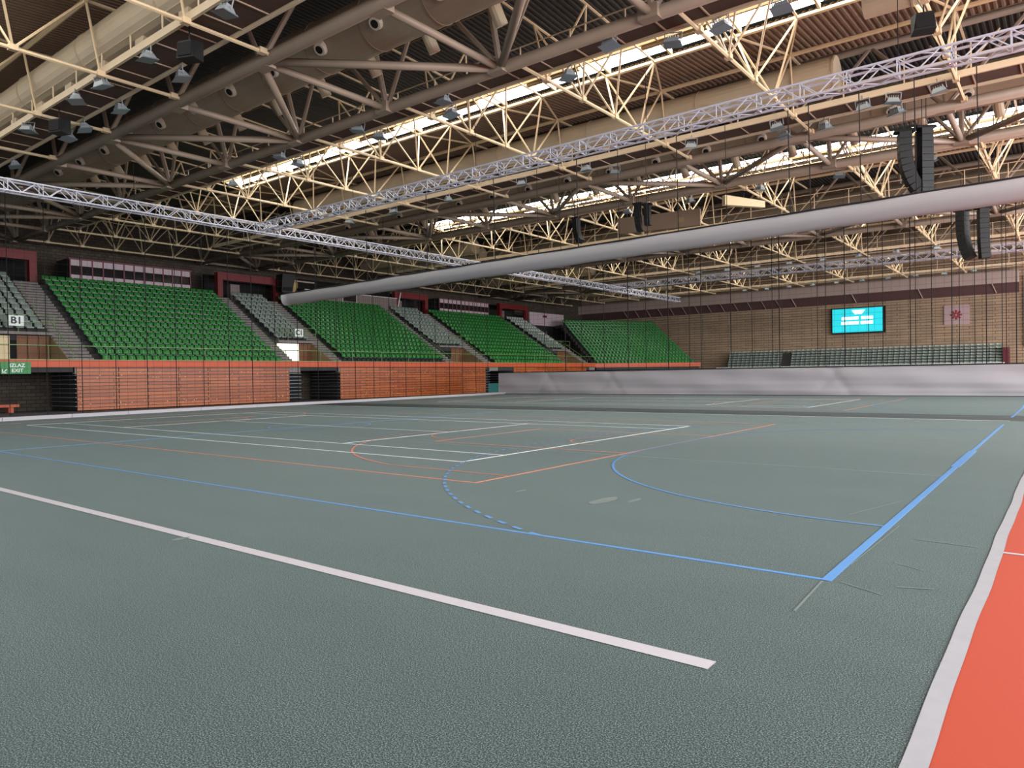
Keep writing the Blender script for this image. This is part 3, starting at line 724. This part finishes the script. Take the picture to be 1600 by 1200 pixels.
for k in range(-1, 5):
    a, b = PA0 + PER * k, PB0 + PER * k
    corr(a - 1.0, 15.6, b + 1.2, 15.6, X0, X1).build('deck_over_truss', M_deck2, ceil)
    if k < 4:
        n0 = b + 7.56; corr(n0, 14.12, PA0 + PER * (k + 1) - 1.0, 14.5, X0, X1).build('sloping_deck', M_deck, ceil)
        m = MB().box(X0, X1, PA0 + PER * (k + 1) - 1.05, PA0 + PER * (k + 1) - 1.0, 14.5, 15.8); m.build('upstand', M_deck, ceil)
        m = MB().box(X0, X1, b + 1.2, b + 1.25, 14.6, 15.8); m.build('upstand', M_deck, ceil)
        m = MB().add([(X0, b + 5.7, 14.4), (-40.5, b + 5.7, 14.4), (-40.5, n0, 14.2), (X0, n0, 14.2)], [(0, 1, 2, 3)]); m.build('blank_panel', M_deck2, ceil)
        corr(b + 1.2, 14.65, b + 5.05, 14.4, X0, X1).build('sloping_deck', M_deck2, ceil)
        m = MB().add([(-40.5, b + 5.7, 14.45), (X1, b + 5.7, 14.45), (X1, n0, 14.3), (-40.5, n0, 14.3)], [(0, 1, 2, 3)])
        g = m.build('skylight_glazing', M_sky, ceil); g['label'] = 'bright daylit strip of roof glazing'
        m = MB()
        for i in range(int((X1 + 40.5) / 2.725)):
            x = -40.5 + i * 2.725
            m.hexa([(x - .04, b + 5.7, 14.25), (x + .04, b + 5.7, 14.25), (x + .04, n0, 14.05), (x - .04, n0, 14.05), (x - .04, b + 5.7, 14.4), (x + .04, b + 5.7, 14.4), (x + .04, n0, 14.25), (x - .04, n0, 14.25)])
        m.build('glazing_bar', M_cream, ceil)
        m = MB().box(-40.5, X1, b + 6.3, b + 6.4, 14.18, 14.3)
        for i in range(12): m.box(-39.5 + i * STN + 1.0, -39.5 + i * STN + 3.6, b + 6.4, b + 6.6, 14.1, 14.25)
        m.build('blind_box', M_tan, ceil)
struct(MB().box(X0, X1, -13.5, 90, 16.2, 16.4).build('ceiling', M_deck2), 'dark outer roof skin')

# purlins (run the length of the hall)
pl = []
for k in range(-1, 4):
    b = PB0 + PER * k
    for yy, zz in ((7.56, 14.0), (10.4, 13.98)):
        if b + yy > 1: pl.append((b + yy, zz))
for i, (y, z) in enumerate(pl):
    t = thing('roof_purlin', 'cream steel roof beam running across the view, %s one from the near side' % ORD[i], 'beam', (0, y, z), group='roof purlins')
    MB().bar((-55, 0, 0), (X1, 0, 0), .085, 6).build('tube', M_cream, t)

# secondary pyramid trusses
BN = [1.7, 3.98, 6.35, 8.35, 10.8, 13.2]
def make_sub():
    t = thing('roof_truss', '', 'truss')
    MB().bar((0, 0.3, 0), (0, 13.6, 0), .062, 6).build('bottom_chord', M_cream, t)
    for s in (-1, 1): MB().bar((s * 1.1, 0.6, 2.62), (s * 1.1, 7.56, 2.27), .045, 5).build('top_chord', M_cream, t)
    MB().bar((0, 10.4, 2.25), (0, 13.4, 2.3), .055, 5).build('top_chord', M_cream, t)
    for s in (-1, 1):
        MB().bar((s * 1.1, 7.56, 2.26), (0, 10.4, 2.25), .045, 5).build('top_brace', M_cream, t)
        tops = [(s * 1.1, 2.5, 2.5), (s * 1.1, 5.0, 2.38), (s * 1.1, 7.56, 2.26)]
        for bi, ti in ((0, 0), (1, 0), (1, 1), (2, 1), (2, 2), (3, 2)):
            MB().bar((0, BN[bi], 0), tops[ti], .04, 5).build('web_brace', M_cream, t)
    MB().bar((0, BN[3], 0), (0, 10.4, 2.25), .042, 5).build('web_brace', M_cream, t)
    MB().bar((0, BN[4], 0), (0, 10.4, 2.25), .042, 5).build('web_brace', M_cream, t)
    for s in (-1, 1): MB().bar((0, BN[4], 0), (s * 1.1, 13.2, 2.3), .038, 5).build('web_brace', M_cream, t)
    np_ = MB().box(-.10, .10, -.12, .12, -.07, .10).mesh('node_plate', M_cream)
    for y in BN: link('node_plate', np_, t, (0, y, 0))
    return t
proto = make_sub(); first = True
for k in range(-1, 4):
    for i, x in enumerate(XS):
        y = PB0 + PER * k
        if x > 8 or (k == -1 and x > 0): continue
        o = proto if first else copy_tree(proto); first = False
        o.location = (x, y, ZC)
        tag(o, 'cream tubular roof truss, %s from the left in the %s skylight bay from the camera' % (ORD[i], ORD[k + 1]), 'truss', 'cream roof trusses of the skylight bays')

# main trusses
def make_main(a, b, idx):
    W = b - a
    t = thing('main_roof_truss', 'heavy taupe tube truss spanning the hall, %s from the camera' % ORD[idx], 'truss', (0, a, ZC), group='main roof trusses')
    MB().bar((X0 + .2, 0, 0), (X1 - 2, 0, 0), .2, 12).build('lower_chord', M_taupe, t, smooth=True)
    MB().bar((X0 + .2, W, 0), (X1 - 2, W, 0), .2, 12).build('lower_chord', M_taupe, t, smooth=True)
    for yy in (0.7, W - .7): MB().bar((X0 + .2, yy, 3.3), (X1 - 2, yy, 3.3), .15, 8).build('upper_chord', M_taupe, t, smooth=True)
    xs = [-18.45 + STN * k for k in range(-7, 7)]
    for i, x in enumerate(xs):
        MB().bar((x, 0, 0), (x, W, 0), .12, 8).build('cross_member', M_taupe, t, smooth=True)
        if i % 2 == 1:
            for s in (-1, 1):
                if 0 <= i + s < len(xs): MB().bar((x, 0, 0), (xs[i + s], W, 0), .13, 8).build('diagonal_member', M_taupe, t, smooth=True)
        for yy, ye in ((0, .7), (W, W - .7)):
            for s in (-1, 1): MB().bar((x, yy, 0), (x + s * STN / 2, ye, 3.3), .085, 6).build('upright_web', M_taupe, t)
        MB().bar((x, W, 0), (x, W - .9, 3.3), .11, 6).build('upright_web', M_taupe, t)
        MB().box(x - .3, x + .3, -.05, .32, -.2, .18).build('node_plate', M_taupe, t)
        MB().box(x - .3, x + .3, W - .32, W + .05, -.2, .18).build('node_plate', M_taupe, t)
for k in range(0, 4): make_main(PA0 + PER * k, PB0 + PER * k, k)
make_main(PA0 + PER * 4 - 1.0, PB0 + PER * 4 - 5.4, 4) if False else None

# catwalks
def catwalk(y0, y1, rail_y, label, z=ZC + 0.18):
    t = thing('catwalk', label, 'catwalk', (0, y0, z), group='maintenance catwalks')
    W = y1 - y0; xa, xb = -50, X1 - 3
    MB().box(xa, xb, 0.06, W - .06, 0, .05).build('floor_boards', M_soffit, t)
    for yy in (0, W): MB().box(xa, xb, yy - .045, yy + .045, -.09, .14).build('edge_beam', M_cream2, t)
    rb = MB().box(0, .045, .05, W - .05, -.03, 0.0).mesh('rib', M_rib)
    for i in range(int((xb - xa) / 1.36)): link('rib', rb, t, (xa + i * 1.36, 0, 0))
    m = MB(); ry = rail_y - y0
    for zz in (.6, 1.1): m.bar((xa, ry, zz), (xb, ry, zz), .025, 5)
    for i in range(int((xb - xa) / 2.04)): m.bar((xa + i * 2.04, ry, 0), (xa + i * 2.04, ry, 1.1), .028, 5)
    m.build('railing', M_cream2, t)
cn = ['nearest catwalk along the upper left', 'catwalk behind the first main truss', 'catwalk below the silver lighting truss', 'catwalk behind the second main truss',
      'catwalk in front of the third main truss', 'catwalk behind the third main truss', 'catwalk in front of the fourth main truss', 'catwalk behind the fourth main truss', 'farthest catwalk close to the far wall']
ci = 0
for k in range(-1, 4):
    b = PB0 + PER * k
    if k >= 0: catwalk(b + .35, b + 1.45, b + 1.45, 'brown boarded ' + cn[ci]); ci += 1
    catwalk(b + 10.95, b + 12.3, b + 10.95, 'brown boarded ' + cn[ci]); ci += 1

# ducts
def duct(y, z, r, xa, xb, m_, label, boxes=True, ribs=False):
    t = thing('air_duct', label, 'duct', (0, y, z), group='air ducts')
    MB().bar((xa, 0, 0), (xb, 0, 0), r, 24).build('duct_tube', m_, t, smooth=False)
    hp = MB().bar((0, 0, 0), (.06, 0, 0), r + .025, 24).mesh('hoop', M_taupe if ribs else M_rib); x = xa + 1.3
    while x < xb:
        link('hoop', hp, t, (x, 0, 0)); x += 2.725 if ribs else 5.45
    if boxes:
        x = xa + 2
        while x < xb - 1:
            b_ = MB().box(x, x + .55, -.25, .35, -r - .18, -r + .2).build('air_outlet', m_, t)
            MB().box(x + .05, x + .5, -.2, .3, -r - .19, -r - .17).build('grille', M_dark, b_); x += 2.725
    return t
def nozzles(t, r, x0, n, m_):
    for i in range(n):
        x = x0 + 2.725 * i
        a_ = Vector((x, -.75 * r, -.45 * r)); d = Vector((0.1, -.62, -.62)).normalized()
        p_ = MB().bar(a_, a_ + d * .28, .26, 12, .2).build('port', mat('pale_port', rgb(222, 210, 190), 0.5), t)
        MB().bar(a_ + d * .27, a_ + d * .29, .13, 12).build('opening', M_dark, p_)
        a_ = Vector((x + .9, .55 * r, -.6 * r)); d = Vector((.1, .45, -.8)).normalized()
        MB().bar(a_, a_ + d * .75, .19, 12).build('nozzle', M_duct, t)
b = PB0 - PER
duct(b + 11.35, 13.05, .68, -48, 10, M_duct, 'smooth beige round duct along the upper left corner')
duct(PB0 + 11.3, 13.15, .68, -39.5, -5.4, M_duct, 'smooth beige round duct above the silver lighting truss')
duct(PB0 + 11.1 + PER, 13.15, .6, -55, -40, M_duct, 'short cream duct end left of the small line arrays, upper one', boxes=False)
duct(PB0 + 13.3 + PER, 12.9, .6, -55, -41, M_duct, 'short cream duct end left of the small line arrays, lower one', boxes=False)
duct(PB0 + 11.3 + 2 * PER, 13.15, .6, -55, -39.5, M_duct, 'short cream duct end behind the far end of the side lighting truss', boxes=False)
duct(PB0 + 10.6 + 3 * PER, 13.0, .6, -55, -39, M_duct, 'short cream duct end nearest the far wall', boxes=False)
duct(PB0 + 6.2, 13.1, .42, -3.4, 4, M_duct, 'short beige duct end high at the upper right', boxes=False)
dn = ['ribbed beige duct with nozzles inside the first main truss', 'ribbed beige duct with nozzles inside the second main truss', 'ribbed beige duct inside the third main truss', 'ribbed beige duct inside the fourth main truss']
for k in range(4):
    t = duct((PA0 + PB0) / 2 + PER * k, 13.15, .85, -50, 8, M_duct2, dn[k], boxes=False, ribs=True)
    nozzles(t, .85, -15.2 - 2.725 * 9, 15 if k < 2 else 8, M_duct2)

# floodlights
def make_flood():
    t = thing('floodlight', '', 'lamp')
    MB().hexa([(-.22, -.16, -.05), (.22, -.16, -.05), (.22, .2, .02), (-.22, .2, .02), (-.16, -.12, .12), (.16, -.12, .12), (.16, .12, .16), (-.16, .12, .16)]).build('housing', M_galv, t)
    MB().hexa([(-.27, -.24, -.09), (.27, -.24, -.09), (.27, .26, -.02), (-.27, .26, -.02), (-.25, -.2, -.05), (.25, -.2, -.05), (.25, .22, .02), (-.25, .22, .02)]).build('reflector', M_lens, t)
    m = MB().bar((-.25, 0, .05), (-.25, 0, .32), .018, 4).bar((.25, 0, .05), (.25, 0, .32), .018, 4).bar((-.25, 0, .32), (.25, 0, .32), .018, 4).bar((0, 0, .3), (0, 0, .46), .025, 4)
    for i in range(5): m.box(-.14 + i * .07 - .006, -.14 + i * .07 + .006, -.1, .1, .12, .2)
    m.build('bracket', M_galv, t)
    return t
FL = [('on the nearest catwalk', [(-20.4, 4.15), (-23.55, 4.15), (-30.16, 4.3), (-25.55, 4.2), (-16.06, 4.2), (-20.98, 5.55), (-25.35, 5.6), (-28.39, 5.65), (-30.0, 5.7), (-35.8, 5.9)]),
      ('on the catwalk before the bright skylight', [(-25.8, 12.75), (-20.54, 12.67), (-15.91, 12.6), (-9.14, 12.5), (-26.06, 14.0), (-20.5, 14.0), (-16.56, 13.9), (-11.35, 13.7), (-7.63, 13.65), (-6.16, 13.6), (-4.47, 13.6), (-3.3, 13.65), (-31.5, 13.6)]),
      ('below the silver lighting truss', [(-34.08, 23.2), (-30.0, 23.1), (-25.61, 23.1), (-20.45, 23.0), (-16.6, 22.95), (-11.27, 22.85), (-7.6, 22.75), (-4.44, 22.6), (-3.45, 22.8), (-1.99, 22.5), (-7.74, 24.2), (-6.16, 24.1), (-3.57, 24.0), (-15.8, 24.5)]),
      ('on the catwalk beyond the rolled curtain', [(-5 - 3.3 * i, 41.8) for i in range(9)] + [(-3.5 - 4 * i, 31.9) for i in range(5)]),
      ('on the far catwalks', [(-4 - 2.9 * i, 60.6) for i in range(9)] + [(-6 - 2.6 * i, 79.4) for i in range(10)])]
EDGES = [v for k in range(-1, 4) for v in ((PB0 + PER * k + .35, PB0 + PER * k + 1.45) if k >= 0 else ()) + (PB0 + PER * k + 10.95, PB0 + PER * k + 12.3)]
proto = make_flood(); first = True
for wh, lst in FL:
    lst = sorted(lst)
    for i, (x, y) in enumerate(lst):
        o = proto if first else copy_tree(proto); first = False
        yb = min(EDGES, key=lambda q: abs(q - y)); o.location = (x, yb, 11.50); o.rotation_euler = (R(random.uniform(-12, 12)), R(random.uniform(-8, 8)), R(random.uniform(-40, 40))); 
        o.scale = (1.0, 1.0, 1.0)
        tag(o, 'grey floodlight %s, %s from the left' % (wh, ORD[i]), 'lamp', 'floodlights ' + wh)
def box_speaker(x, y, z, rz, label):
    t = thing('loudspeaker', label, 'speaker', (x, y, z), rz); t.scale = (.75, .75, .95)
    MB().hexa([(-.38, -.3, 0), (.38, -.3, 0), (.38, .3, 0), (-.38, .3, 0), (-.28, -.3, .5), (.28, -.3, .5), (.38, .3, .6), (-.38, .3, .6)]).build('cabinet', M_black, t)
    MB().box(-.3, .3, -.34, -.3, .06, .44).build('grille', M_dark, t)
    MB().bar((0, 0, .5), (0, 0, 1.12), .03, 5).build('hanger', M_black, t)
box_speaker(-18.35, 4.45, 10.95, .4, 'black loudspeaker under the nearest catwalk, right one of two')
box_speaker(-27.9, 4.5, 10.95, .4, 'black loudspeaker under the nearest catwalk, left one of two')
box_speaker(-1.6, 16.9, 11.2, .3, 'black box hanging at the upper right above the silver truss')

# line arrays
def line_array(x, y, ztop, n, curve, label, yaw=0.3, s=1.0):
    t = thing('line_array_speaker', label, 'speaker', (x, y, ztop), yaw)
    p = Vector((0, 0, 0)); h = .25 * s; a_ = 0
    for i in range(n):
        a_ = curve * (i / n) ** 2
        d = Vector((math.sin(a_), 0, -math.cos(a_))); f_ = Vector((math.cos(a_), 0, math.sin(a_)))
        q = p + d * h * .94
        wv = .28 * s; dp = .42 * s
        pts_ = [q - f_ * dp * .5, q + f_ * dp * .5, p + f_ * dp * .5, p - f_ * dp * .5]
        m = MB().hexa([tuple(pts_[0] + Vector((0, -wv, 0))), tuple(pts_[1] + Vector((0, -wv, 0))), tuple(pts_[1] + Vector((0, wv, 0))), tuple(pts_[0] + Vector((0, wv, 0))),
                       tuple(pts_[3] + Vector((0, -wv, 0))), tuple(pts_[2] + Vector((0, -wv, 0))), tuple(pts_[2] + Vector((0, wv, 0))), tuple(pts_[3] + Vector((0, wv, 0)))])
        m.build('cabinet', M_black, t); p = p + d * h
    MB().box(-.35 * s, .35 * s, -.22 * s, .22 * s, .02, .12).build('flying_frame', M_dark, t)
    MB().bar((0, -.15, .1), (0, -.15, 12.9 - ztop), .015, 4).bar((0, .15, .1), (0, .15, 12.9 - ztop), .015, 4).build('chain', M_black, t)
line_array(-3.35, 24.7, 10.75, 10, -.9, 'large black hanging line array, left one of the near pair', R(200))
line_array(-2.72, 24.9, 10.8, 10, .0, 'large black hanging line array, right one of the near pair', R(215))
line_array(-21.0, 29.0, 10.75, 8, .9, 'small black curved line array left of centre, under the beam', R(-5), .72)
line_array(-16.85, 28.7, 10.85, 8, -.35, 'small black line array right of the curved one, under the beam', R(190), .72)
line_array(-16.4, 28.95, 10.8, 6, -.1, 'short black line array close behind the right small one', R(190), .72)
line_array(-3.25, 42.4, 10.75, 10, .55, 'black line array hanging beyond the rolled curtain, left one of two', R(-20), 1.12)
line_array(-2.25, 42.4, 10.75, 10, -.1, 'black line array hanging beyond the rolled curtain, right one of two', R(200), 1.12)

# aluminium lighting rig
def box_truss(p0, p1, label, w=.5, seg=2.5):
    p0 = Vector(p0); p1 = Vector(p1); L = (p1 - p0).length; rz = math.atan2(p1.y - p0.y, p1.x - p0.x)
    t = thing('lighting_truss', label, 'truss', p0, rz)
    n = int(L / seg); h = w / 2; m = MB()
    for y in (-h, h):
        for z in (-h, h): m.bar((0, y, z), (seg, y, z), .038, 5, caps=False)
    q = seg / 5
    for i in range(5):
        a_, b2 = (-h, h) if i % 2 else (h, -h)
        for s in (-h, h):
            m.bar((i * q, s, a_), ((i + 1) * q, s, b2), .02, 4, caps=False)
            m.bar((i * q, a_, s), ((i + 1) * q, b2, s), .02, 4, caps=False)
    for x in (0.0, seg / 2):
        m.bar((x, -h, -h), (x, h, -h), .03, 4).bar((x, -h, h), (x, h, h), .02, 4).bar((x, -h, -h), (x, -h, h), .02, 4).bar((x, h, -h), (x, h, h), .02, 4)
    me = m.mesh('truss_segment', M_alu)
    for i in range(n): link('truss_segment', me, t, (i * seg, 0, 0))
    for i in range(0, n, 3): MB().bar((i * seg, 0, h), (i * seg, 0, 2.0), .012, 4).build('hoist_cable', M_rope, t)
    return t
RZ = 9.68
box_truss((-32, 15.45, RZ), (8, 15.45, RZ), 'silver lattice lighting truss running to the upper right', .42).rotation_euler.y = -0.0045
box_truss((-32, 51.6, RZ), (6, 51.6, RZ), 'silver lattice lighting truss beyond the rolled curtain', .45)
box_truss((-32, -6, RZ - .02), (-32, 66.6, RZ - .02), 'silver lattice lighting truss running away along the left side', .45)
t = thing('banner_box', 'flat printed panel hanging behind the small line arrays', 'panel', (-18.5, 34.5, 10.6), R(10))
MB().box(-2.6, 2.6, -.1, .1, 0, 1.0).build('panel', M_deck, t)
MB().box(1.2, 1.6, -.13, -.1, .3, .6).build('mark', M_tan, t)
MB().bar((-2, 0, 1), (-2, 0, 5.0), .02).bar((2, 0, 1), (2, 0, 5.0), .02).build('hanger', M_black, t)
t = thing('white_board', 'cream box panel under the roof right of the small line arrays', 'panel', (-12.8, 33.6, 11.0), R(55))
MB().hexa([(-1.3, -.15, 0), (1.3, -.15, 0), (1.3, .15, 0), (-1.3, .15, 0), (-1.3, -.15, .55), (1.3, -.15, .35), (1.3, .15, .35), (-1.3, .15, .55)]).build('panel', M_creamwall, t)
MB().bar((0, 0, .4), (0, 0, 4.6), .02).build('hanger', M_black, t)
